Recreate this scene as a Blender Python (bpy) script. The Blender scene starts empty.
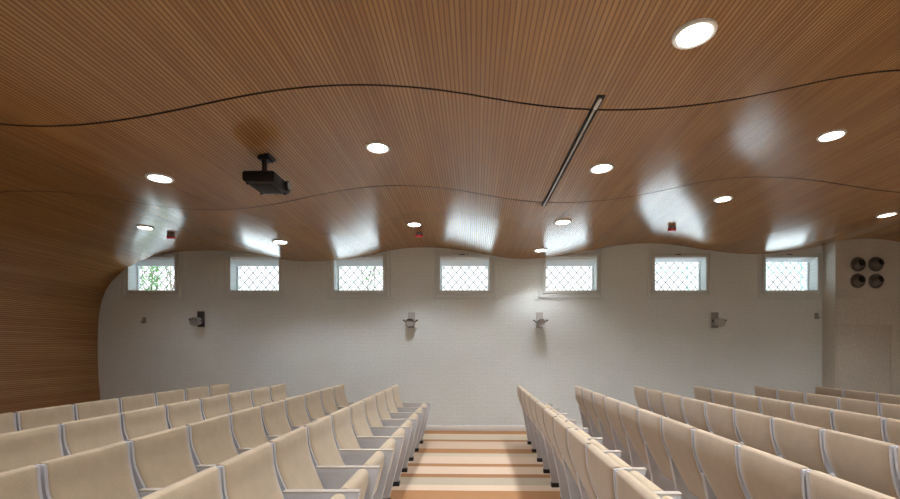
import bpy, bmesh, math, random
import numpy as np
from mathutils import Vector, Matrix
random.seed(7)
S = bpy.context.scene
LAMP = 23.0
BEAM = 68.0
CONE = 122
POW = [.35, .7, 1.15, 1.2, .9, .6, .5]
SKY = 1.3
SUN = 13.0
EXPO = 0.83
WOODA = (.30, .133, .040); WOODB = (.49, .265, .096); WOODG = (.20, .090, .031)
COL = S.collection
PI = math.pi

# ------------------------------------------------------------------ helpers
def link_mesh(name, bm, mat, parent=None, smooth=True, angle=40):
    me = bpy.data.meshes.new(name)
    bmesh.ops.recalc_face_normals(bm, faces=bm.faces[:])
    bm.to_mesh(me); bm.free()
    for m in (mat if isinstance(mat, (list, tuple)) else [mat]):
        me.materials.append(m)
    if smooth:
        for p in me.polygons: p.use_smooth = True
        me.set_sharp_from_angle(angle=math.radians(angle))
    o = bpy.data.objects.new(name, me); COL.objects.link(o)
    if parent is not None: o.parent = parent
    return o

def tag(o, label=None, cat=None, group=None, kind=None):
    if label: o['label'] = label
    if cat: o['category'] = cat
    if group: o['group'] = group
    if kind: o['kind'] = kind
    return o

def empty(name, loc, label=None, cat=None, group=None, kind=None):
    o = bpy.data.objects.new(name, None); COL.objects.link(o)
    o.location = loc; o.empty_display_size = .05
    return tag(o, label, cat, group, kind)

def copy_tree(src, parent=None):
    c = src.copy(); COL.objects.link(c); c.parent = parent
    for ch in list(src.children): copy_tree(ch, c)
    return c

def box(bm, x0, x1, y0, y1, z0, z1, bev=0.0, seg=2):
    r = bmesh.ops.create_cube(bm, size=1.0)
    vs = r['verts']
    for v in vs:
        v.co = Vector((x0 + (v.co.x + .5) * (x1 - x0), y0 + (v.co.y + .5) * (y1 - y0), z0 + (v.co.z + .5) * (z1 - z0)))
    if bev > 0:
        es = list({e for v in vs for e in v.link_edges})
        bmesh.ops.bevel(bm, geom=es, offset=bev, segments=seg, profile=.6, affect='EDGES')
    return vs

def prism(bm, pts, y0, y1, bev=0.0, seg=2):
    """closed outline (x,z) swept along y"""
    a = [bm.verts.new((x, y0, z)) for x, z in pts]
    b = [bm.verts.new((x, y1, z)) for x, z in pts]
    n = len(pts); fs = [bm.faces.new(a), bm.faces.new(b[::-1])]
    for i in range(n):
        fs.append(bm.faces.new((a[i], b[i], b[(i + 1) % n], a[(i + 1) % n])))
    if bev > 0:
        es = list({e for f in fs[:2] for e in f.edges})
        bmesh.ops.bevel(bm, geom=es, offset=bev, segments=seg, profile=.5, affect='EDGES')

def tube(bm, p, q, r0, r1=None, n=16, caps=True):
    p = Vector(p); q = Vector(q); d = q - p
    r1 = r0 if r1 is None else r1
    m = Matrix.Translation((p + q) / 2) @ d.to_track_quat('Z', 'Y').to_matrix().to_4x4()
    bmesh.ops.create_cone(bm, cap_ends=caps, cap_tris=False, segments=n, radius1=r0, radius2=r1, depth=d.length, matrix=m)

def lathe(bm, prof, n=32, mat=Matrix.Identity(4)):
    """profile (r,z) turned round the z axis"""
    rings = []
    for r, z in prof:
        if r < 1e-6: rings.append([bm.verts.new(mat @ Vector((0, 0, z)))])
        else: rings.append([bm.verts.new(mat @ Vector((r * math.cos(2 * PI * k / n), r * math.sin(2 * PI * k / n), z))) for k in range(n)])
    for A, B in zip(rings, rings[1:]):
        for k in range(n):
            k2 = (k + 1) % n
            f = [A[k % len(A)], A[k2 % len(A)], B[k2 % len(B)], B[k % len(B)]]
            g = []
            for v in f:
                if v not in g: g.append(v)
            if len(g) > 2: bm.faces.new(g)

# ------------------------------------------------------------------ materials
def mat_base(name, col, rough=.5, **kw):
    m = bpy.data.materials.new(name); m.use_nodes = True
    b = m.node_tree.nodes['Principled BSDF']
    b.inputs['Base Color'].default_value = (*col, 1); b.inputs['Roughness'].default_value = rough
    for k, v in kw.items():
        b.inputs[k.replace('_', ' ')].default_value = v
    return m, m.node_tree, b

def N(nt, t, **kw):
    n = nt.nodes.new(t)
    for k, v in kw.items(): setattr(n, k, v)
    return n

def ramp(nt, stops, interp='LINEAR'):
    r = N(nt, 'ShaderNodeValToRGB'); cr = r.color_ramp; cr.interpolation = interp
    while len(cr.elements) > 1: cr.elements.remove(cr.elements[-1])
    cr.elements[0].position = stops[0][0]; cr.elements[0].color = (*stops[0][1], 1)
    for p, c in stops[1:]:
        e = cr.elements.new(p); e.color = (*c, 1)
    return r

def fabric(name, c1, c2, rough=.9, scale=260, sheen=.25):
    m, nt, b = mat_base(name, c1, rough)
    tc = N(nt, 'ShaderNodeTexCoord'); n1 = N(nt, 'ShaderNodeTexNoise'); n1.inputs['Scale'].default_value = scale; n1.inputs['Detail'].default_value = 3
    n2 = N(nt, 'ShaderNodeTexNoise'); n2.inputs['Scale'].default_value = 9
    nt.links.new(tc.outputs['Object'], n1.inputs['Vector']); nt.links.new(tc.outputs['Object'], n2.inputs['Vector'])
    mx = N(nt, 'ShaderNodeMath', operation='MULTIPLY_ADD'); mx.inputs[1].default_value = .35
    nt.links.new(n2.outputs['Fac'], mx.inputs[0]); 
    sc_ = N(nt, 'ShaderNodeMath', operation='MULTIPLY'); sc_.inputs[1].default_value = .65
    nt.links.new(n1.outputs['Fac'], sc_.inputs[0]); nt.links.new(sc_.outputs[0], mx.inputs[2])
    r = ramp(nt, [(.3, c2), (.7, c1)]); nt.links.new(mx.outputs[0], r.inputs['Fac']); nt.links.new(r.outputs['Color'], b.inputs['Base Color'])
    bp = N(nt, 'ShaderNodeBump'); bp.inputs['Strength'].default_value = .25; bp.inputs['Distance'].default_value = .002
    nt.links.new(n1.outputs['Fac'], bp.inputs['Height']); nt.links.new(bp.outputs['Normal'], b.inputs['Normal'])
    b.inputs['Sheen Weight'].default_value = sheen
    return m

M_FAB = fabric('beige_wool_fabric', (.58, .47, .33), (.43, .345, .235))
M_SHELL = fabric('beige_back_fabric', (.47, .365, .265), (.35, .268, .19))
M_GREY = fabric('pale_grey_fabric', (.57, .575, .61), (.46, .465, .495), scale=200)
M_ARM, _, _ = mat_base('armrest_top', (.50, .46, .41), .6)
M_FOOT, _, _ = mat_base('black_rubber', (.012, .012, .014), .5)
M_BLACK, _, _ = mat_base('black_plastic', (.007, .007, .008), .55)
M_BLACK2, _, _ = mat_base('dark_grille_plastic', (.010, .010, .011), .65)
M_LENS, _, _ = mat_base('lens_glass', (.45, .45, .42), .12, Metallic=.3)
M_WHITE, _, _ = mat_base('white_metal', (.80, .80, .78), .35)
M_TRIM, _, _ = mat_base('white_painted_wood', (.70, .745, .74), .55)
M_REVEAL, _, _ = mat_base('window_frame_paint', (.86, .90, .92), .5)
M_BLIND, _, _ = mat_base('blind_box_grey', (.50, .53, .55), .55)
M_LATT, _, _ = mat_base('grey_wire', (.26, .26, .26), .5)
M_DGREY, _, _ = mat_base('dark_grey_metal', (.055, .055, .058), .45)
M_MGREY, _, _ = mat_base('mid_grey_metal', (.30, .295, .29), .4)
M_LGREY, _, _ = mat_base('light_grey_metal', (.46, .45, .44), .4)
M_BRONZE, _, _ = mat_base('brown_grey_nozzle', (.17, .15, .135), .3, Metallic=.4)
M_DARK, _, _ = mat_base('dark_void', (.006, .006, .006), .8)
M_SEAM, _, _ = mat_base('seam_dark_wood', (.045, .018, .008), .7)
M_RED, _, _ = mat_base('red_plastic', (.80, .02, .03), .35)
M_PINK, _, _ = mat_base('pale_red_window', (.85, .35, .30), .3)
M_TEAL, _, _ = mat_base('pale_teal_paint', (.30, .46, .45), .6)
M_LEAF, _, _ = mat_base('green_leaf', (.07, .22, .05), .6)
M_STEM, _, _ = mat_base('stem_bark', (.08, .06, .04), .8)
M_GRAVEL, _, _ = mat_base('pale_paving', (.62, .69, .76), .9)
M_ALU, _, _ = mat_base('brushed_aluminium', (.62, .60, .56), .3, Metallic=.6)

# lamp disc
M_LAMP = bpy.data.materials.new('lamp_diffuser'); M_LAMP.use_nodes = True
_b = M_LAMP.node_tree.nodes['Principled BSDF']
_b.inputs['Base Color'].default_value = (.9, .9, .9, 1); _b.inputs['Emission Color'].default_value = (1.0, .98, .93, 1); _b.inputs['Emission Strength'].default_value = LAMP

# window glass: thin clear pane
M_GLASS = bpy.data.materials.new('window_glass'); M_GLASS.use_nodes = True
nt = M_GLASS.node_tree; nt.nodes.clear()
o_ = N(nt, 'ShaderNodeOutputMaterial'); mx = N(nt, 'ShaderNodeMixShader'); tr = N(nt, 'ShaderNodeBsdfTransparent'); gl = N(nt, 'ShaderNodeBsdfGlossy')
tr.inputs['Color'].default_value = (.95, .98, .97, 1); gl.inputs['Roughness'].default_value = .03; mx.inputs['Fac'].default_value = .06
nt.links.new(tr.outputs[0], mx.inputs[1]); nt.links.new(gl.outputs[0], mx.inputs[2]); nt.links.new(mx.outputs[0], o_.inputs['Surface'])

# slatted ceiling veneer: UV.x runs along the curve, UV.y along the slats (metres)
M_WOOD, nt, b = mat_base('slatted_oak_veneer', (.4, .2, .08), .2)
uv = N(nt, 'ShaderNodeUVMap'); uv.uv_map = 'UVMap'
sx = N(nt, 'ShaderNodeSeparateXYZ'); nt.links.new(uv.outputs['UV'], sx.inputs[0])
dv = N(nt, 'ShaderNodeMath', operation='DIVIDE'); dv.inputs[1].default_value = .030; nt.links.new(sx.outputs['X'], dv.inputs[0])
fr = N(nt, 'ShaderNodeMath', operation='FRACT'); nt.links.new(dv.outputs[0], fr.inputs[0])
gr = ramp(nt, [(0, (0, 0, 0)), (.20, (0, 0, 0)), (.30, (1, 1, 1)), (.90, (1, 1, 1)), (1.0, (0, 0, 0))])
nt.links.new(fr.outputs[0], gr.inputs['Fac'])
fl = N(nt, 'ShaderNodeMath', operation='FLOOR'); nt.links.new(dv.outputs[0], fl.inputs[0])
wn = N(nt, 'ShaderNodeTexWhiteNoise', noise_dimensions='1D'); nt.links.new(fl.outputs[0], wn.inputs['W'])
mp = N(nt, 'ShaderNodeMapping'); mp.inputs['Scale'].default_value = (60, 1.6, 1); nt.links.new(uv.outputs['UV'], mp.inputs['Vector'])
ns = N(nt, 'ShaderNodeTexNoise'); ns.inputs['Scale'].default_value = 1.0; ns.inputs['Detail'].default_value = 5; nt.links.new(mp.outputs[0], ns.inputs['Vector'])
mp2 = N(nt, 'ShaderNodeMapping'); mp2.inputs['Scale'].default_value = (3.0, .35, 1); nt.links.new(uv.outputs['UV'], mp2.inputs['Vector'])
ns2 = N(nt, 'ShaderNodeTexNoise'); ns2.inputs['Scale'].default_value = 1.0; ns2.inputs['Detail'].default_value = 3; nt.links.new(mp2.outputs[0], ns2.inputs['Vector'])
ad = N(nt, 'ShaderNodeMath', operation='ADD'); nt.links.new(ns.outputs['Fac'], ad.inputs[0])
m3 = N(nt, 'ShaderNodeMath', operation='MULTIPLY'); m3.inputs[1].default_value = .35; nt.links.new(wn.outputs['Value'], m3.inputs[0]); nt.links.new(m3.outputs[0], ad.inputs[1])
ad2 = N(nt, 'ShaderNodeMath', operation='ADD'); nt.links.new(ad.outputs[0], ad2.inputs[0]); nt.links.new(ns2.outputs['Fac'], ad2.inputs[1])
hf = N(nt, 'ShaderNodeMath', operation='MULTIPLY'); hf.inputs[1].default_value = .5; nt.links.new(ad2.outputs[0], hf.inputs[0])
wc = ramp(nt, [(.35, WOODA), (.8, WOODB)]); nt.links.new(hf.outputs[0], wc.inputs['Fac'])
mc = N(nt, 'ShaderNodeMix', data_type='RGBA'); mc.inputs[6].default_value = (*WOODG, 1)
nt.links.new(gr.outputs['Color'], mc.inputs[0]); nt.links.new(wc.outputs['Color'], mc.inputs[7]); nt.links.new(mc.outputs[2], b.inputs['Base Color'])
bp = N(nt, 'ShaderNodeBump'); bp.inputs['Strength'].default_value = .02; bp.inputs['Distance'].default_value = .002
nt.links.new(gr.outputs['Color'], bp.inputs['Height']); nt.links.new(bp.outputs['Normal'], b.inputs['Normal'])
b.inputs['Roughness'].default_value = .235
b.inputs['IOR'].default_value = 1.8

# painted brick wall
M_WALL, nt, b = mat_base('white_painted_brick', (.6, .6, .58), .75)
tc = N(nt, 'ShaderNodeTexCoord'); sp = N(nt, 'ShaderNodeSeparateXYZ'); cb = N(nt, 'ShaderNodeCombineXYZ')
nt.links.new(tc.outputs['Object'], sp.inputs[0]); nt.links.new(sp.outputs['X'], cb.inputs['X']); nt.links.new(sp.outputs['Z'], cb.inputs['Y'])
bk = N(nt, 'ShaderNodeTexBrick'); bk.inputs['Scale'].default_value = 1; bk.inputs['Brick Width'].default_value = .22; bk.inputs['Row Height'].default_value = .07
bk.inputs['Mortar Size'].default_value = .006; bk.inputs['Mortar Smooth'].default_value = .6
bk.inputs['Color1'].default_value = (1, 1, 1, 1); bk.inputs['Color2'].default_value = (.93, .93, .93, 1); bk.inputs['Mortar'].default_value = (.75, .75, .75, 1)
nt.links.new(cb.outputs[0], bk.inputs['Vector'])
na = N(nt, 'ShaderNodeTexNoise'); na.inputs['Scale'].default_value = 45; na.inputs['Detail'].default_value = 6; nt.links.new(cb.outputs[0], na.inputs['Vector'])
nb = N(nt, 'ShaderNodeTexNoise'); nb.inputs['Scale'].default_value = .9; nb.inputs['Detail'].default_value = 3; nt.links.new(cb.outputs[0], nb.inputs['Vector'])
ra = ramp(nt, [(.3, (.69, .745, .75)), (.7, (.84, .89, .895))]); nt.links.new(na.outputs['Fac'], ra.inputs['Fac'])
rb = ramp(nt, [(.3, (.93, .93, .92)), (.7, (1, 1, 1))]); nt.links.new(nb.outputs['Fac'], rb.inputs['Fac'])
q1 = N(nt, 'ShaderNodeMix', data_type='RGBA', blend_type='MULTIPLY'); q1.inputs[0].default_value = 1
nt.links.new(ra.outputs['Color'], q1.inputs[6]); nt.links.new(rb.outputs['Color'], q1.inputs[7])
q2 = N(nt, 'ShaderNodeMix', data_type='RGBA', blend_type='MULTIPLY'); q2.inputs[0].default_value = .25
nt.links.new(q1.outputs[2], q2.inputs[6]); nt.links.new(bk.outputs['Color'], q2.inputs[7]); nt.links.new(q2.outputs[2], b.inputs['Base Color'])
bs = N(nt, 'ShaderNodeMath', operation='ADD'); nt.links.new(bk.outputs['Color'], bs.inputs[0]); nt.links.new(na.outputs['Fac'], bs.inputs[1])
bp = N(nt, 'ShaderNodeBump'); bp.inputs['Strength'].default_value = .35; bp.inputs['Distance'].default_value = .008
nt.links.new(bs.outputs[0], bp.inputs['Height']); nt.links.new(bp.outputs['Normal'], b.inputs['Normal'])

# plain plaster of the room behind and of the projecting wall
M_PLASTER, nt, b = mat_base('plaster_warm', (.56, .53, .46), .8)
tc = N(nt, 'ShaderNodeTexCoord'); na = N(nt, 'ShaderNodeTexNoise'); na.inputs['Scale'].default_value = 30; na.inputs['Detail'].default_value = 6
nt.links.new(tc.outputs['Object'], na.inputs['Vector']); ra = ramp(nt, [(.3, (.52, .50, .45)), (.7, (.64, .61, .55))])
nt.links.new(na.outputs['Fac'], ra.inputs['Fac']); nt.links.new(ra.outputs['Color'], b.inputs['Base Color'])

# striped carpet: bands run across the aisle, widths are irregular
M_FLOOR, nt, b = mat_base('striped_carpet', (.5, .4, .3), .92)
tc = N(nt, 'ShaderNodeTexCoord'); sp = N(nt, 'ShaderNodeSeparateXYZ'); nt.links.new(tc.outputs['Object'], sp.inputs[0])
mr = N(nt, 'ShaderNodeMapRange'); mr.inputs['From Min'].default_value = -4; mr.inputs['From Max'].default_value = 8.4; nt.links.new(sp.outputs['Y'], mr.inputs['Value'])
OR = (.45, .23, .10); OR2 = (.40, .20, .088); PK = (.66, .50, .37); PL = (.74, .58, .44); GN = (.52, .45, .34); CR = (.62, .53, .40)
bands = [(-4, PK), (-3.3, OR), (-3.1, GN), (-2.4, PK), (-1.9, OR2), (-1.75, PL), (-1.1, GN), (-.6, OR), (-.45, PK), (.1, OR2), (.3, CR), (.9, GN), (1.5, OR), (1.65, PL), (2.1, PK), (2.7, OR2), (2.85, GN), (3.5, PL), (3.9, OR2), (4.02, PK),
         (4.35, OR), (4.66, PL), (4.86, GN), (5.12, OR2), (5.25, PL), (5.60, OR), (5.76, PL), (6.12, CR), (6.33, OR), (6.60, PK), (7.15, OR2), (7.28, CR), (7.68, PL), (7.76, OR), (8.3, OR)]
st = [((min(y * 1.01, 8.35) + 4) / 12.4, c) for y, c in bands]
r1 = ramp(nt, st[:17], 'CONSTANT'); r2 = ramp(nt, [(0, st[17][1])] + st[17:], 'CONSTANT')
nt.links.new(mr.outputs[0], r1.inputs['Fac']); nt.links.new(mr.outputs[0], r2.inputs['Fac'])
gt = N(nt, 'ShaderNodeMath', operation='GREATER_THAN'); gt.inputs[1].default_value = st[17][0]; nt.links.new(mr.outputs[0], gt.inputs[0])
mc = N(nt, 'ShaderNodeMix', data_type='RGBA'); nt.links.new(gt.outputs[0], mc.inputs[0]); nt.links.new(r1.outputs['Color'], mc.inputs[6]); nt.links.new(r2.outputs['Color'], mc.inputs[7])
na = N(nt, 'ShaderNodeTexNoise'); na.inputs['Scale'].default_value = 140; na.inputs['Detail'].default_value = 4; nt.links.new(tc.outputs['Object'], na.inputs['Vector'])
ra = ramp(nt, [(.3, (.82, .82, .82)), (.7, (1, 1, 1))]); nt.links.new(na.outputs['Fac'], ra.inputs['Fac'])
q1 = N(nt, 'ShaderNodeMix', data_type='RGBA', blend_type='MULTIPLY'); q1.inputs[0].default_value = 1
nt.links.new(mc.outputs[2], q1.inputs[6]); nt.links.new(ra.outputs['Color'], q1.inputs[7]); nt.links.new(q1.outputs[2], b.inputs['Base Color'])

# ------------------------------------------------------------------ room shell
Y0, YW, XR, XL = -3.6, 8.2, 9.6, -7.4
D1, D2, D3 = 3.15, 5.1, 8.2
CW = [(-5.628, 3.317), (-5.423, 3.332), (-5.125, 3.341), (-4.678, 3.345), (-4.342, 3.317), (-4.091, 3.28), (-3.839, 3.224), (-3.634, 3.177), (-3.429, 3.155), (-3.261, 3.149), (-3.019, 3.14), (-2.721, 3.155), (-2.441, 3.181), (-2.143, 3.218), (-1.854, 3.28), (-1.64, 3.339), (-1.398, 3.384), (-1.109, 3.405), (-0.857, 3.408), (-0.522, 3.388), (-0.205, 3.347), (0.13, 3.284), (0.466, 3.224), (0.708, 3.188), (0.969, 3.181), (1.286, 3.202), (1.621, 3.239), (1.873, 3.284), (2.199, 3.362), (2.535, 3.425), (2.87, 3.466), (3.205, 3.483), (3.448, 3.479), (3.783, 3.447), (4.193, 3.373), (4.529, 3.321), (4.855, 3.284), (5.274, 3.272), (5.6, 3.293), (5.926, 3.336), (6.262, 3.395), (6.513, 3.459), (6.751, 3.466), (7.11, 3.506), (7.397, 3.466), (7.631, 3.43)]
C2 = [(-5.251, 3.331), (-4.729, 3.32), (-4.347, 3.279), (-3.883, 3.195), (-3.674, 3.163), (-3.419, 3.13), (-3.11, 3.115), (-2.805, 3.119), (-2.492, 3.153), (-2.237, 3.199), (-2.028, 3.244), (-1.773, 3.305), (-1.518, 3.353), (-1.252, 3.387), (-0.997, 3.403), (-0.788, 3.403), (-0.487, 3.387), (-0.225, 3.357), (0.035, 3.31), (0.29, 3.256), (0.545, 3.225), (0.73, 3.205), (0.962, 3.197), (1.321, 3.21), (1.576, 3.235), (1.831, 3.271), (2.093, 3.323), (2.353, 3.382), (2.608, 3.439), (2.863, 3.483), (3.118, 3.501), (3.385, 3.503), (3.64, 3.492), (3.895, 3.469), (4.15, 3.431), (4.412, 3.387), (4.671, 3.344), (4.926, 3.315)]
C1 = [(-3.401, 3.107), (-3.257, 3.1), (-3.043, 3.093), (-2.864, 3.101), (-2.685, 3.118), (-2.327, 3.174), (-1.969, 3.25), (-1.611, 3.329), (-1.253, 3.38), (-0.966, 3.396), (-0.766, 3.398), (-0.566, 3.391), (-0.365, 3.374), (-0.165, 3.348), (0.036, 3.316), (0.236, 3.278), (0.437, 3.245), (0.609, 3.229), (0.787, 3.217), (0.966, 3.211), (1.181, 3.215), (1.41, 3.229), (1.639, 3.253), (1.869, 3.29), (2.098, 3.334), (2.327, 3.389), (2.556, 3.44), (2.785, 3.479), (3.043, 3.505)]

XS = np.arange(-5.4, 9.71, 0.1)
def _smooth(a, n=2):
    k = np.array([1, 2, 3, 2, 1.0]); k /= k.sum()
    for _ in range(n):
        a = np.convolve(np.pad(a, 2, mode='edge'), k, mode='valid')
    return a
def _curve(pts):
    xs, zs = zip(*pts); return np.interp(XS, xs, zs), xs[0], xs[-1]
PW, _a, _b = _curve(CW + [(8.3, 3.30), (8.9, 3.27), (9.5, 3.33), (9.8, 3.38)])
def _blend(pts, base, shift=0.0):
    p, a, b = _curve(pts)
    zl = np.interp(a, XS, base); zr = np.interp(b, XS, base)
    out = p.copy()
    for i, x in enumerate(XS):
        if x < a:
            w = max(0.0, 1 - (a - x) / 1.2); out[i] = base[i] + (pts[0][1] - zl) * w
        elif x > b:
            w = max(0.0, 1 - (x - b) / 2.5); out[i] = base[i] + (pts[-1][1] - zr) * w
    return out
P2 = _blend(C2, PW); P1 = _blend(C1, P2)
wl = np.clip((XS + 5.4) / 0.8, 0, 1)
PW, P2, P1 = _smooth(PW), _smooth(P2), _smooth(P1)
P2 = PW * (1 - wl) + P2 * wl; P1 = PW * (1 - wl) + P1 * wl
def ceil_row(y):
    if y <= D1: return P1
    if y <= D2:
        t = (y - D1) / (D2 - D1); t = t * t * (3 - 2 * t) * .5 + t * .5; return P1 * (1 - t) + P2 * t
    t = min(1, (y - D2) / (D3 - D2)); t = t * t * (3 - 2 * t) * .5 + t * .5
    return P2 * (1 - t) + PW * t
def ceil_z(x, y): return float(np.interp(x, XS, ceil_row(y)))
# left flank: the veneer turns down and becomes the side wall
LEFT = [(-6.88, -.1), (-6.945, .3), (-6.985, .6), (-7.015, .95), (-7.03, 1.32), (-7.03, 1.62), (-7.025, 1.9), (-7.0, 2.2), (-6.955, 2.42), (-6.88, 2.61), (-6.77, 2.77),
        (-6.62, 2.915), (-6.44, 3.045), (-6.22, 3.16), (-6.0, 3.235), (-5.78, 3.285), (-5.58, 3.312)]
def station(y):
    row = ceil_row(y)
    return [(x, z) for x, z in LEFT] + [(float(x), float(z)) for x, z in zip(XS, row)]
ref = station(YW); U = [0.0]
for p, q in zip(ref, ref[1:]): U.append(U[-1] + math.hypot(q[0] - p[0], q[1] - p[1]))
ys = [(float(v), 0) for v in np.arange(Y0, 3.0, .3)] + [(3.0, 0)]
for c, w in ((D1, .010), (D2, .008)):
    ys += [(c - w, 0), (c - w + .0005, 1), (c + w - .0005, 1), (c + w, 0)]
    ys += [(float(v), 0) for v in (np.arange(3.3, 5.0, .24) if c == D1 else np.arange(5.25, YW - .1, .25))]
ys.append((YW, 0))
bm = bmesh.new(); uvl = bm.loops.layers.uv.new('UVMap'); grid = []
for y, g in ys:
    st_ = station(y); row = []
    for i, (x, z) in enumerate(st_):
        if g:   # groove: push outwards along the profile normal
            p = st_[max(0, i - 1)]; q = st_[min(len(st_) - 1, i + 1)]
            dx, dz = q[0] - p[0], q[1] - p[1]; L_ = math.hypot(dx, dz); x, z = x - dz / L_ * .05, z + dx / L_ * .05
        row.append(bm.verts.new((x, y, z)))
    grid.append(row)
for j in range(len(grid) - 1):
    for i in range(len(U) - 1):
        f = bm.faces.new((grid[j][i], grid[j][i + 1], grid[j + 1][i + 1], grid[j + 1][i]))
        if ys[j][1] or ys[j + 1][1]: f.material_index = 1
        for lp, (a_, c_) in zip(f.loops, ((i, j), (i + 1, j), (i + 1, j + 1), (i, j + 1))): lp[uvl].uv = (U[a_], ys[c_][0])
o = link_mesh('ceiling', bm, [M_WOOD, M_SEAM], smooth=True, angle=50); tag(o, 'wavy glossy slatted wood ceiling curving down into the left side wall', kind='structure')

FZ = lambda x: -.015 - (.009 if x < 0 else .004) * x      # the floor falls very gently towards the right
bm = bmesh.new(); prism(bm, [(XL, -.3), (XR + .2, -.3), (XR + .2, FZ(XR + .2)), (0, FZ(0)), (XL, FZ(XL))], Y0 - .2, YW + .3); tag(link_mesh('floor', bm, M_FLOOR, smooth=False), 'striped beige and orange carpet floor', kind='structure')
OPEN = [(129.3, 175.4), (231.2, 279.2), (334.7, 383.2), (440.1, 489.2), (545.7, 596.2), (654.4, 705.4), (765, 816.5)]
OPEN = [(-6.443, -5.584), (-4.544, -3.649), (-2.615, -1.711), (-.650, .265), (1.318, 2.259), (3.344, 4.294), (5.405, 6.365)]
ZB, ZT = 2.60, 3.215
bm = bmesh.new(); T = .26
box(bm, XL, XR + .2, YW, YW + T, -.2, ZB); box(bm, XL, XR + .2, YW, YW + T, ZT, 4.0)
xs = [XL] + [v for o2 in OPEN for v in o2] + [XR + .2]
for k in range(0, len(xs), 2): box(bm, xs[k], xs[k + 1], YW, YW + T, ZB, ZT)
tag(link_mesh('wall_far', bm, M_WALL, smooth=False), 'white painted brick wall with small high windows', kind='structure')
BX, BY = 6.47, 7.9
bm = bmesh.new(); box(bm, BX, XR, BY, YW, -.2, 4.0, .004); tag(link_mesh('wall_corner', bm, M_PLASTER, smooth=False), 'projecting warm grey wall section at the right', kind='structure')
bm = bmesh.new(); box(bm, XR, XR + .2, Y0, BY, -.2, 4.0); tag(link_mesh('wall_right', bm, M_PLASTER, smooth=False), kind='structure')
bm = bmesh.new(); box(bm, XL, XR + .2, Y0 - .2, Y0, -.2, 4.0); tag(link_mesh('wall_back', bm, M_WALL, smooth=False), kind='structure')
bm = bmesh.new(); box(bm, XL - .1, XL, Y0, YW, -.2, 4.0); tag(link_mesh('wall_left', bm, M_PLASTER, smooth=False), kind='structure')
bm = bmesh.new(); box(bm, XL, XR + .2, Y0, YW + T, 4.0, 4.1); tag(link_mesh('trim_roof', bm, M_PLASTER, smooth=False), kind='structure')
bm = bmesh.new(); prism(bm, [(-6.95, FZ(-6.95)), (0, FZ(0)), (BX, FZ(BX)), (BX, .085), (-6.95, .085)], YW - .016, YW, .003); tag(link_mesh('baseboard_far', bm, M_WHITE), 'white baseboard along the brick wall', kind='structure')
# joints of the projecting wall: two access panels lying flat on it
for n_, (x0, x1, z0, z1) in enumerate([(6.50, 7.44, .02, 1.93), (7.46, 8.40, .02, 1.93), (6.50, 8.40, 1.95, 2.42)]):
    bm = bmesh.new(); box(bm, x0, x1, BY - .008, BY, z0, z1, .003); tag(link_mesh('trim_%d' % (n_ + 1), bm, M_PLASTER), kind='structure')

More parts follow.
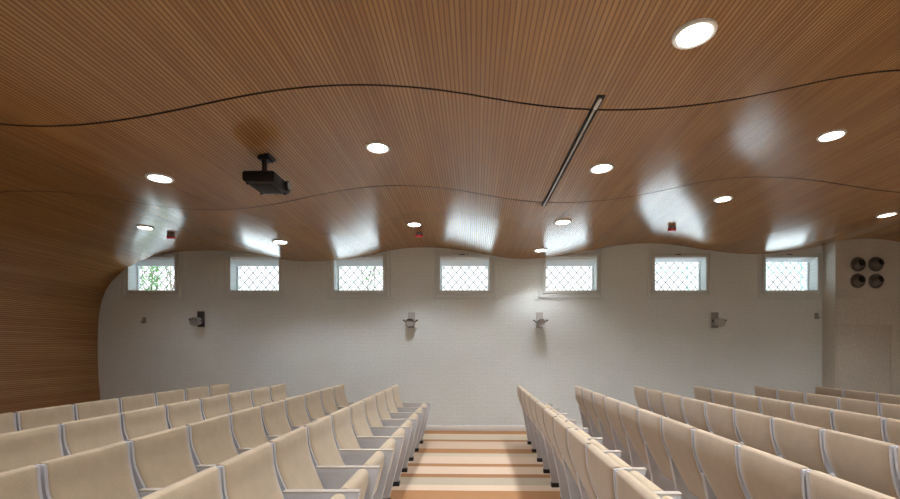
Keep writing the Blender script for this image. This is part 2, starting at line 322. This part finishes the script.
# ------------------------------------------------------------------ windows
for n_, (x0, x1) in enumerate(OPEN):
    w = empty('window_%d' % (n_ + 1), ((x0 + x1) / 2, YW, ZB), kind='structure')
    cx = (x0 + x1) / 2; hw = (x1 - x0) / 2; h = ZT - ZB
    def ring(bm, m0, m1, y0, y1, bev=.003):   # rectangular ring from margin m0 to m1 round the opening
        box(bm, -hw - m1, -hw - m0, y0, y1, -m1, h + m1, bev); box(bm, hw + m0, hw + m1, y0, y1, -m1, h + m1, bev)
        box(bm, -hw - m0, hw + m0, y0, y1, -m1, -m0, bev); box(bm, -hw - m0, hw + m0, y0, y1, h + m0, h + m1, bev)
    bm = bmesh.new(); ring(bm, 0, .054, -.030, 0); ring(bm, .072, .135, -.022, 0); link_mesh('window_frame', bm, M_TRIM, w)
    s = link_mesh('window_sill', (lambda b_: (box(b_, -hw - .20, hw + .20, -.018, 0, -.175, -.158, .003), b_)[1])(bmesh.new()), M_TRIM, w)
    rail = .13 if n_ < 5 else .055
    bm = bmesh.new(); ft = .022; y0, y1 = .19, .23
    box(bm, -hw, -hw + ft, y0, y1, 0, h); box(bm, hw - ft, hw, y0, y1, 0, h); box(bm, -hw + ft, hw - ft, y0, y1, 0, ft); box(bm, -hw + ft, hw - ft, y0, y1, h - ft, h)
    link_mesh('sash', bm, M_REVEAL, w)
    bm = bmesh.new(); v8 = [bm.verts.new(v) for v in ((-hw, .005, h), (-hw, .02, h - rail * .25), (-hw, .188, h - rail), (-hw, .188, h), (hw, .005, h), (hw, .02, h - rail * .25), (hw, .188, h - rail), (hw, .188, h))]
    for q in ((0, 1, 2, 3), (7, 6, 5, 4), (0, 4, 5, 1), (1, 5, 6, 2), (2, 6, 7, 3), (3, 7, 4, 0)): bm.faces.new([v8[i] for i in q])
    link_mesh('head_lining', bm, M_REVEAL, w, smooth=False)
    bm = bmesh.new(); box(bm, -hw + ft, hw - ft, .208, .212, ft, h - ft); link_mesh('window_pane', bm, M_GLASS, w, smooth=False)
    # diamond security lattice outside the pane
    bm = bmesh.new(); P = .163; r = .0082; yl = .245; X0, X1, Z0, Z1 = -hw, hw, 0, h
    k = -20
    while k < 20:
        for sgn in (1, -1):
            # line z = sgn*1.15*(x - k*P)
            sl = 1.15 * sgn; c = k * P
            pts = []
            for z in (Z0, Z1):
                x = c + z / sl
                if X0 <= x <= X1: pts.append((x, z))
            for x in (X0, X1):
                z = sl * (x - c)
                if Z0 < z < Z1: pts.append((x, z))
            if len(pts) >= 2 and math.dist(pts[0], pts[1]) > .03:
                tube(bm, (pts[0][0], yl + .003 * sgn, pts[0][1]), (pts[1][0], yl + .003 * sgn, pts[1][1]), r, n=6)
        k += 1
    link_mesh('lattice', bm, M_LATT, w)
    if n_ in (3, 5, 6):
        bm = bmesh.new(); box(bm, -.10, .06, -.04, -.022, h + .042, h + .056, .003); l_ = link_mesh('latch', bm, M_DGREY, w)
        bm = bmesh.new(); box(bm, .005, .045, -.06, -.038, h + .038, h + .066, .006); link_mesh('latch_knob', bm, M_WHITE, l_)

# ------------------------------------------------------------------ outside
bm = bmesh.new(); box(bm, -20, 20, YW + T, 30, 2.2, 2.3); tag(link_mesh('ground_outside', bm, M_GRAVEL, smooth=False), 'pale ground outside at window sill height', kind='structure')
def railing(x0, x1, n, z0, z1, label):
    r = empty('outdoor_railing', ((x0 + x1) / 2, 12, 2.3), label, 'railing', 'railings outside the right windows')
    hw = (x1 - x0) / 2
    bm = bmesh.new(); box(bm, -hw, hw, -.03, .03, z0 - 2.3, z0 - 2.25, .005); link_mesh('rail', bm, M_TEAL, r)
    bm = bmesh.new(); box(bm, -hw, hw, -.03, .03, z1 - 2.35, z1 - 2.3, .005); link_mesh('rail', bm, M_TEAL, r)
    for xx in (-hw + .03, hw - .03):
        bm = bmesh.new(); box(bm, xx - .03, xx + .03, -.035, .035, 0, z1 - 2.3, .005); link_mesh('post', bm, M_TEAL, r)
    bm = bmesh.new()
    for k in range(1, n): box(bm, -hw + 2 * hw * k / n - .018, -hw + 2 * hw * k / n + .018, -.012, .012, z0 - 2.26, z1 - 2.34)
    link_mesh('baluster', bm, M_TEAL, r)
railing(7.90, 8.95, 10, 3.58, 4.35, 'pale teal railing with close balusters seen through the window nearest the round nozzles')
railing(4.75, 5.85, 3, 3.60, 4.35, 'pale teal railing with few balusters seen through second window from the right')
def plant(name, x, y, h, n, spread, label, cat, leaf):
    r = empty(name, (x, y, 2.3), label, cat)
    bm = bmesh.new(); rnd = random.Random(int(x * 10)); stems = []
    for k in range(4):
        p = Vector((rnd.uniform(-.06, .06), 0, 0)); pts = [p.copy()]; dirx = rnd.uniform(-.3, .3)
        for s in range(7):
            p = p + Vector((dirx * .15 + rnd.uniform(-.05, .05), rnd.uniform(-.04, .04), h / 7)); pts.append(p.copy())
        for a, b_ in zip(pts, pts[1:]): tube(bm, a, b_, .010, n=6)
        stems += pts
    link_mesh('stem', bm, M_STEM, r)
    bm = bmesh.new()
    for k in range(n):
        p = rnd.choice(stems) + Vector((rnd.uniform(-spread, spread), rnd.uniform(-.1, .1), rnd.uniform(-.12, .12)))
        m = Matrix.Translation(p) @ Matrix.Rotation(rnd.uniform(0, 6.3), 4, 'Z') @ Matrix.Rotation(rnd.uniform(-1.2, 1.2), 4, 'X') @ Matrix.Rotation(rnd.uniform(0, 6.3), 4, 'Y')
        vs = [bm.verts.new(m @ Vector(v)) for v in ((0, 0, -leaf), (leaf * .45, .004, -leaf * .2), (leaf * .3, .008, leaf * .5), (0, 0, leaf), (-leaf * .3, .008, leaf * .5), (-leaf * .45, .004, -leaf * .2))]
        bm.faces.new(vs)
    link_mesh('foliage', bm, M_LEAF, r, smooth=False)
plant('climbing_plant', -6.98, 9.6, 1.6, 330, .09, 'bright green climbing plant seen through the leftmost window', 'plant', .045)
plant('garden_shrub', -8.0, 11.6, 1.7, 160, .35, 'thin leafy shrub behind the climbing plant outside the leftmost window', 'shrub', .04)
plant('garden_shrub', -2.75, 11.0, 1.7, 90, .25, 'sparse shrub seen through the third window from the left', 'shrub', .04)

# ------------------------------------------------------------------ ceiling fittings
def down_light(x, y, label, group):
    z = ceil_z(x, y); dzx = (ceil_z(x + .1, y) - ceil_z(x - .1, y)) / .2; dzy = (ceil_z(x, y + .1) - ceil_z(x, y - .1)) / .2 if y < 8 else 0
    n = Vector((dzx, dzy, -1)).normalized()
    e = empty('recessed_downlight', (x, y, z), label, 'downlight', group)
    e.rotation_euler = n.to_track_quat('Z', 'Y').to_euler()
    e.location = Vector((x, y, z)) + n * .002
    bm = bmesh.new(); lathe(bm, [(.086, .001), (.088, .012), (.100, .016), (.110, .012), (.113, .004), (.111, -.004), (.088, -.004), (.086, .001)], 40); link_mesh('trim_ring', bm, M_WHITE, e)
    f_ = float(np.interp(x, [-5, -3, -1, 1.2, 3.3, 5.5, 7.8], POW))
    ld = bpy.data.lights.new('downlight_beam', 'SPOT'); ld.energy = BEAM * f_ * (.45 if y > 7 else 1); ld.color = (.96, .975, 1.0); ld.spot_size = math.radians(CONE); ld.spot_blend = .55; ld.shadow_soft_size = .08
    lo_ = bpy.data.objects.new('downlight_beam', ld); COL.objects.link(lo_); lo_.parent = e; lo_.location = (0, 0, .02); lo_.rotation_euler = (PI, 0, 0)
    bm = bmesh.new(); lathe(bm, [(0, .004), (.086, .004), (.086, .0), (0, .0)], 32); link_mesh('lamp_diffuser', bm, M_LAMP, e, angle=30)
LIGHTS = [(1.19, 2.39, 'largest round downlight, top of photo to the right of the ceiling slot'),
          (3.33, 4.11, 'round downlight in the ceiling, right of and below the largest one'),
          (1.19, 4.14, 'round downlight just right of the middle of the long ceiling slot'),
          (-.91, 4.12, 'round downlight in front of the ceiling, between projector and slot'),
          (-2.95, 4.12, 'round downlight left of the black projector'),
          (3.28, 5.82, 'round downlight above the sixth window, just beyond the second ceiling seam'),
          (5.52, 5.90, 'round downlight at right edge of photo, above the four round nozzles'),
          (1.17, 5.86, 'round downlight just past the far end of the ceiling slot'),
          (-.92, 6.67, 'small downlight close above the middle red signal box'),
          (-4.95, 6.60, 'leftmost downlight, beside the left red signal box above the first window'),
          (-2.95, 6.66, 'small downlight above the wall between second and third windows'),
          (1.12, 7.48, 'smallest downlight, close to the wall above the left edge of fifth window')]
for x, y, l in LIGHTS: down_light(x, y, l, 'round ceiling downlights')
for x, y in [(-2.95, 1.5), (-.92, 1.5), (-2.95, -1.1), (-.92, -1.1), (1.17, .6), (1.17, -1.4), (3.3, 2.2), (3.3, .3), (3.3, -1.8), (-4.95, 2.4), (-4.95, -.4), (5.5, 3.4), (5.5, 1.0), (5.5, -1.5), (7.8, 5.2), (7.8, 2.2)]:  # extra downlights out of view, added to brighten the room
    down_light(x, y, 'round ceiling downlight added unseen to light the room, near or behind the viewpoint', 'added unseen downlights')

for x, y, l in [(-4.85, 7.02, 'small red signal box on the ceiling above the leftmost window'), (-.91, 7.17, 'small red signal box on the ceiling below the middle downlight'), (3.18, 7.10, 'small red signal box in the bright reflection above the sixth window')]:
    z = ceil_z(x, y); e = empty('signal_box', (x, y, z), l, 'alarm box', 'red signal boxes')
    bm = bmesh.new(); box(bm, -.055, .055, -.02, .02, -.030, .015, .004); link_mesh('mount', bm, M_MGREY, e)
    bm = bmesh.new(); box(bm, -.058, .058, -.022, .022, -.072, -.030, .006); link_mesh('casing', bm, M_RED, e)
    bm = bmesh.new(); box(bm, -.02, .02, -.026, -.021, -.055, -.038, .002); link_mesh('indicator_window', bm, M_PINK, e)

# slot fitting
xa, ya, xb, yb = .855, 2.97, .815, 5.23
e = empty('linear_ceiling_slot', ((xa + xb) / 2, (ya + yb) / 2, ceil_z(.83, 4.1)), 'long narrow dark ceiling slot with a pale strip running toward the windows', 'ceiling slot')
def strip(bm, off, wd, z0, z1, s0=0.0, s1=1.0, n=16):
    for k in range(n):
        for_ = []
        for t in (s0 + (s1 - s0) * k / n, s0 + (s1 - s0) * (k + 1) / n):
            x = xa + (xb - xa) * t; y = ya + (yb - ya) * t; z = ceil_z(x, y); for_.append((x - e.location.x + off, y - e.location.y, z - e.location.z))
        (xx0, yy0, zz0), (xx1, yy1, zz1) = for_
        vs = []
        for (xx, yy, zz) in for_:
            vs += [bm.verts.new((xx - wd / 2, yy, zz + z0)), bm.verts.new((xx + wd / 2, yy, zz + z0)), bm.verts.new((xx + wd / 2, yy, zz + z1)), bm.verts.new((xx - wd / 2, yy, zz + z1))]
        for q in ((0, 1, 5, 4), (1, 2, 6, 5), (2, 3, 7, 6), (3, 0, 4, 7)): bm.faces.new([vs[i] for i in q])
        if k == 0: bm.faces.new(vs[:4])
        if k == n - 1: bm.faces.new(vs[4:][::-1])
    bmesh.ops.remove_doubles(bm, verts=bm.verts[:], dist=1e-5)
bm = bmesh.new(); strip(bm, 0, .058, -.003, .02); link_mesh('slot_frame', bm, M_DARK, e, angle=30)
bm = bmesh.new(); strip(bm, 0, .015, -.008, -.003, .01, .99); link_mesh('diffuser_strip', bm, M_ALU, e, angle=30)
bm = bmesh.new(); strip(bm, 0, .024, -.014, -.007, .015, .07, 3); link_mesh('end_fitting', bm, M_WHITE, e, angle=30)
# ------------------------------------------------------------------ projector
px, py = -1.92, 4.055; pz = ceil_z(px, py)
e = empty('projector', (px, py, pz), 'black projector hanging from the ceiling on a short pole', 'projector')
bm = bmesh.new(); box(bm, -.085, .055, -.08, .06, -.012, .03, .004); box(bm, -.06, .04, -.055, .045, -.03, -.010, .004); link_mesh('ceiling_plate', bm, M_BLACK, e)
bm = bmesh.new(); tube(bm, (-.015, -.01, -.02), (-.015, -.01, -.17), .022); tube(bm, (-.015, -.01, -.155), (-.015, -.01, -.19), .045, .06); link_mesh('pole', bm, M_BLACK, e)
bt, tp = 2.985 - pz, 3.085 - pz
bm = bmesh.new(); prism(bm, [(-.14, bt + .018), (-.12, bt), (.13, bt), (.145, bt + .02), (.145, tp - .01), (.125, tp), (-.125, tp), (-.14, tp - .015)], -.165, .165, .008)
link_mesh('casing', bm, M_BLACK, e)
bm = bmesh.new(); tube(bm, (.14, .08, (bt + tp) / 2), (.175, .08, (bt + tp) / 2), .042, .046, 24); l_ = link_mesh('lens_barrel', bm, M_BLACK2, e)
bm = bmesh.new(); tube(bm, (.172, .08, (bt + tp) / 2), (.180, .08, (bt + tp) / 2), .036, .036, 24); link_mesh('lens', bm, M_LENS, l_)
bm = bmesh.new()
for k in range(6): box(bm, -.146, -.138, -.10 + .035 * k, -.085 + .035 * k, bt + .025, tp - .02, .001)
link_mesh('vent_grille', bm, M_LENS, e)
bm = bmesh.new(); box(bm, -.09, .09, -.11, .11, bt - .006, bt + .002, .003); link_mesh('filter_cover', bm, M_BLACK2, e)
for sx_, sy_ in ((-.11, -.13), (-.11, .13), (.11, .13)):
    bm = bmesh.new(); tube(bm, (sx_, sy_, bt + .003), (sx_, sy_, bt - .012), .012); link_mesh('foot', bm, M_BLACK2, e)

# ------------------------------------------------------------------ wall spotlights
def spot(x, z, plate, head, label):
    e = empty('wall_spotlight', (x, YW, z), label, 'wall light', 'spotlights on the brick wall')
    bm = bmesh.new(); box(bm, -.062, .062, -.035, 0, -.15, .14, .006); link_mesh('wall_plate', bm, plate, e)
    bm = bmesh.new(); tube(bm, (0, -.03, -.05), (0, -.08, -.05), .022); link_mesh('arm', bm, plate, e)
    m = Matrix.Translation((0, -.08, -.045)) @ Matrix.Rotation(math.radians(97), 4, 'X')
    bm = bmesh.new(); lathe(bm, [(0, -.03), (.045, -.025), (.068, .01), (.078, .07), (.080, .15), (.074, .155), (.070, .13), (0, .12)], 28, m); h = link_mesh('lamp_head', bm, head, e)
    for s_ in (-1, 1):
        bm = bmesh.new(); tube(bm, m @ Vector((s_ * .074, 0, .07)), m @ Vector((s_ * .118, .035, .075)), .009, n=10)
        tube(bm, m @ Vector((s_ * .112, .03, .075)), m @ Vector((s_ * .13, .045, .076)), .018, .014, 10); link_mesh('tilt_knob', bm, M_DGREY, h)
spot(-5.095, 2.07, M_DGREY, M_MGREY, 'dark grey wall spotlight with backplate, left of centre below the second window')
spot(-1.18, 2.05, M_LGREY, M_MGREY, 'grey wall spotlight below and between the third and fourth windows')
spot(1.20, 2.05, M_LGREY, M_LGREY, 'pale grey wall spotlight below the left edge of the fifth window')
spot(4.46, 2.05, M_MGREY, M_LGREY, 'grey wall spotlight on brown plate, right of and below the sixth window')
def hook(x, y, z, label):
    e = empty('wall_hook', (x, y, z), label, 'hook', 'small wall hooks')
    bm = bmesh.new(); box(bm, -.035, .035, -.012, 0, -.06, .05, .004); link_mesh('hook_plate', bm, M_MGREY, e)
    bm = bmesh.new(); a0 = None
    for k in range(9):
        t = PI * k / 8; p = (0, -.012 - .035 + .035 * math.cos(t), -.02 - .035 * math.sin(t))
        if a0: tube(bm, a0, p, .010, n=8)
        a0 = p
    link_mesh('hook_arm', bm, M_MGREY, e)
hook(-6.16, YW, 2.05, 'small dark grey hook on the wall below the leftmost window')
hook(6.36, YW, 2.13, 'small dark grey hook in the corner beside the projecting wall')
for x, z, l in [(6.868, 3.026, 'upper left'), (7.19, 3.03, 'upper right'), (6.866, 2.73, 'lower left'), (7.19, 2.727, 'lower right')]:
    e = empty('air_nozzle', (x, BY, z), l + ' one of the four round brown ball nozzles on the right wall', 'air nozzle', 'four round nozzles')
    R90 = Matrix.Rotation(math.radians(90), 4, 'X')
    bm = bmesh.new(); lathe(bm, [(.128, 0), (.132, .012), (.124, .028), (.108, .032), (.100, .018), (.100, 0)], 40, R90); link_mesh('nozzle_ring', bm, M_BRONZE, e)
    bm = bmesh.new(); lathe(bm, [(.100, .005)] + [(.098 * math.cos(t), .012 + .075 * math.sin(t)) for t in np.linspace(.1, PI / 2, 12)], 40, R90); link_mesh('nozzle_ball', bm, M_BRONZE, e)
    aim = Vector((.12 if x < 7 else .48, -1, .20 if x < 7 else .34)).normalized(); c = Vector((0, -.012, 0)) + Vector((aim.x * .098, aim.y * .075, aim.z * .098))
    m = Matrix.Translation(c) @ aim.to_track_quat('Z', 'Y').to_matrix().to_4x4()
    bm = bmesh.new(); lathe(bm, [(.056, -.016), (.058, .008), (.054, .011), (.050, .007), (0, .007)], 28, m); link_mesh('nozzle_mouth', bm, M_DARK, e)

# ------------------------------------------------------------------ auditorium seats (face +x, seat row runs along y)
def spline(pts, n):
    P = [Vector((*p, 0)) for p in pts]; P = [2 * P[0] - P[1]] + P + [2 * P[-1] - P[-2]]; out = []
    segs = len(P) - 3
    for i in range(n + 1):
        t = i / n * segs; k = min(int(t), segs - 1); t -= k
        a, b_, c, d = P[k:k + 4]
        v = .5 * ((2 * b_) + (-a + c) * t + (2 * a - 5 * b_ + 4 * c - d) * t * t + (-a + 3 * b_ - 3 * c + d) * t ** 3)
        out.append((v.x, v.y))
    return out
MID = spline([(-.030, .945), (-.026, .885), (-.018, .80), (.010, .70), (.044, .62), (.085, .535), (.125, .45), (.19, .32)], 22)
def taper(bm):      # backs are widest at the top and narrow towards the seat
    for v in bm.verts:
        t = min(1, max(0, (.78 - v.co.z) / .40)); v.co.y *= 1 - .15 * t ** .8 * (1 if v.co.z > .5 else 1.05)
def pad(bm, mid, half_w, thick, side, r=.022, nv=16, puff=.006):
    """upholstered pad: back face on the mid line, front face side*thick away, all edges rounded"""
    n = len(mid); L_ = [0]
    for p, q in zip(mid, mid[1:]): L_.append(L_[-1] + math.dist(p, q))
    ed = lambda d: math.sqrt(max(0, 1 - (1 - min(max(d, 0) / r, 1)) ** 2))
    us = sorted(set([0, r * .12, r * .35, r * .7] + [L_[-1] - v for v in (0, r * .12, r * .35, r * .7)] + [L_[-1] * k / 20 for k in range(2, 19)]))
    vs_ = sorted(set([0, r * .12, r * .35, r * .7] + [2 * half_w - v for v in (0, r * .12, r * .35, r * .7)] + [2 * half_w * k / nv for k in range(2, nv - 1)]))
    F_, B_ = [], []
    for u in us:
        k = max(0, min(n - 2, next((i for i in range(n - 1) if L_[i + 1] >= u - 1e-9), n - 2)))
        t = (u - L_[k]) / (L_[k + 1] - L_[k]); x = mid[k][0] + (mid[k + 1][0] - mid[k][0]) * t; z = mid[k][1] + (mid[k + 1][1] - mid[k][1]) * t
        a = mid[max(0, k - 1)]; c = mid[min(n - 1, k + 2)]; dx, dz = c[0] - a[0], c[1] - a[1]; q = math.hypot(dx, dz); nx, nz = -dz / q, dx / q
        fr_, br_ = [], []
        for v in vs_:
            e_ = ed(min(u, L_[-1] - u)) * ed(min(v, 2 * half_w - v))
            p_ = puff * math.sin(PI * u / L_[-1]) ** .5 * math.sin(PI * v / (2 * half_w)) ** .5
            h_ = (thick * .25 + thick * .75 * e_ + p_) * side
            fr_.append(bm.verts.new((x + nx * h_, v - half_w, z + nz * h_))); br_.append(bm.verts.new((x, v - half_w, z)))
        F_.append(fr_); B_.append(br_)
    nu, nw = len(us), len(vs_)
    for i in range(nu - 1):
        for j in range(nw - 1):
            bm.faces.new((F_[i][j], F_[i][j + 1], F_[i + 1][j + 1], F_[i + 1][j])); bm.faces.new((B_[i][j], B_[i + 1][j], B_[i + 1][j + 1], B_[i][j + 1]))
    for i in range(nu - 1):
        for j in (0, nw - 1): bm.faces.new((F_[i][j], F_[i + 1][j], B_[i + 1][j], B_[i][j]))
    for j in range(nw - 1):
        for i in (0, nu - 1): bm.faces.new((F_[i][j], F_[i][j + 1], B_[i][j + 1], B_[i][j]))

PITCH = .548
def arm_set(par, y):
    pts = [(.065, .622), (.075, .638), (.515, .638), (.522, .625), (.385, .055), (.375, .045), (.13, .045), (.118, .06), (.095, .25), (.06, .42), (.02, .61)]
    bm = bmesh.new(); prism(bm, [(x, z) for x, z in pts], y - .024, y + .024, .006); a = link_mesh('arm_panel', bm, M_GREY, par); 
    bm = bmesh.new(); box(bm, .06, .525, y - .025, y + .025, .636, .650, .005); link_mesh('armrest', bm, M_ARM, a)
    bm = bmesh.new(); box(bm, .115, .392, y - .034, y + .034, .0, .05, .006); link_mesh('foot', bm, M_FOOT, a)
def make_seat(with_end):
    r = empty('auditorium_seat', (0, 0, 0))
    bm = bmesh.new(); pad(bm, MID, .252, .034, 1); taper(bm); link_mesh('backrest', bm, M_FAB, r, angle=60)
    bm = bmesh.new(); pad(bm, MID, .252, .028, -1, puff=.004); taper(bm); link_mesh('back_shell', bm, M_SHELL, r, angle=60)
    for s_ in (-1, 1):
        lo, hi = [], []
        mid2 = MID[:-3]
        for k, (x, z) in enumerate(mid2):
            a = MID[max(0, k - 1)]; c = MID[k + 1]; dx, dz = c[0] - a[0], c[1] - a[1]; q = math.hypot(dx, dz); nx, nz = -dz / q, dx / q
            lo.append((x - nx * .022, z - nz * .022 - (.008 if k == 0 else 0))); hi.append((x + nx * .026, z + nz * .026 - (.008 if k == 0 else 0)))
        bm = bmesh.new(); y0, y1 = sorted((s_ * .248, s_ * .265)); prism(bm, hi + lo[::-1], y0, y1, .006, 2); taper(bm); link_mesh('side_trim', bm, M_GREY, r)
    # tipped-up seat
    bm = bmesh.new()
    prism(bm, [(.372, .605), (.380, .634), (.398, .648), (.424, .650), (.449, .638), (.460, .612), (.455, .555), (.425, .43), (.400, .33), (.385, .30), (.30, .29), (.278, .31), (.300, .43), (.340, .52)], -.226, .226, .018, 3)
    s = link_mesh('seat', bm, M_FAB, r, angle=50)
    bm = bmesh.new(); tube(bm, (.33, -.24, .33), (.33, .24, .33), .014, n=12); link_mesh('hinge_bar', bm, M_DGREY, r)
    arm_set(r, -PITCH / 2)
    if with_end: arm_set(r, PITCH / 2)
    return r
PROTO = make_seat(False); END = make_seat(True)
YS = 6.79
ORD = ['nearest', 'second from', 'third from', 'fourth from', 'fifth from', 'sixth from', 'seventh from', 'eighth from', 'ninth from', 'tenth from']
RW = ['first', 'second', 'third', 'fourth', 'fifth', 'sixth']
rows = [(-1.225, 10, 'left', 0), (-2.095, 10, 'left', 1), (-3.03, 8, 'left', 2), (-3.93, 7, 'left', 3),
        (.727, 10, 'right', 0), (1.647, 10, 'right', 1), (2.595, 9, 'right', 2), (3.555, 7, 'right', 3), (4.525, 5, 'right', 4), (5.50, 3, 'right', 5)]
used = {'p': False, 'e': False}
for X, n, side, ri in rows:
    for k in range(n):
        if k == 0:
            o = END if not used['e'] else copy_tree(END); used['e'] = True
        else:
            o = PROTO if not used['p'] else copy_tree(PROTO); used['p'] = True
        o.location = (X, YS - PITCH * k, FZ(X + .25))
        what = 'beige tip-up seat' if side == 'left' else 'beige seat seen from behind'
        nr = 'nearest the window wall' if k == 0 else ORD[k] + ' the window wall'
        tag(o, '%s, %s, %s row %s of aisle' % (what, nr, RW[ri], side), 'seat', 'beige seats %s of the aisle' % side)

# ------------------------------------------------------------------ daylight, camera, view
wd = bpy.data.worlds.new('World'); S.world = wd; wd.use_nodes = True
bg = wd.node_tree.nodes['Background']; bg.inputs['Color'].default_value = (.90, .96, 1.0, 1); bg.inputs['Strength'].default_value = SKY
sun = bpy.data.lights.new('sun', 'SUN'); sun.energy = SUN; sun.angle = math.radians(1.0); sun.color = (1, .99, .97)
so = bpy.data.objects.new('sun', sun); COL.objects.link(so); so.location = (0, -6, 12); so.rotation_euler = (math.radians(28), 0, math.radians(8))
cam = bpy.data.cameras.new('Camera'); co = bpy.data.objects.new('Camera', cam); COL.objects.link(co); S.camera = co
co.location = (0, 0, 1.5); co.rotation_euler = (math.radians(90), 0, 0)
cam.sensor_width = 36; cam.lens = 440 / 900 * 36; cam.shift_x = -25 / 900; cam.shift_y = 100 / 900; cam.clip_start = .05
S.view_settings.view_transform = 'Standard'; S.view_settings.look = 'None'; S.view_settings.gamma = 1; S.view_settings.use_curve_mapping = False
S.view_settings.exposure = EXPO
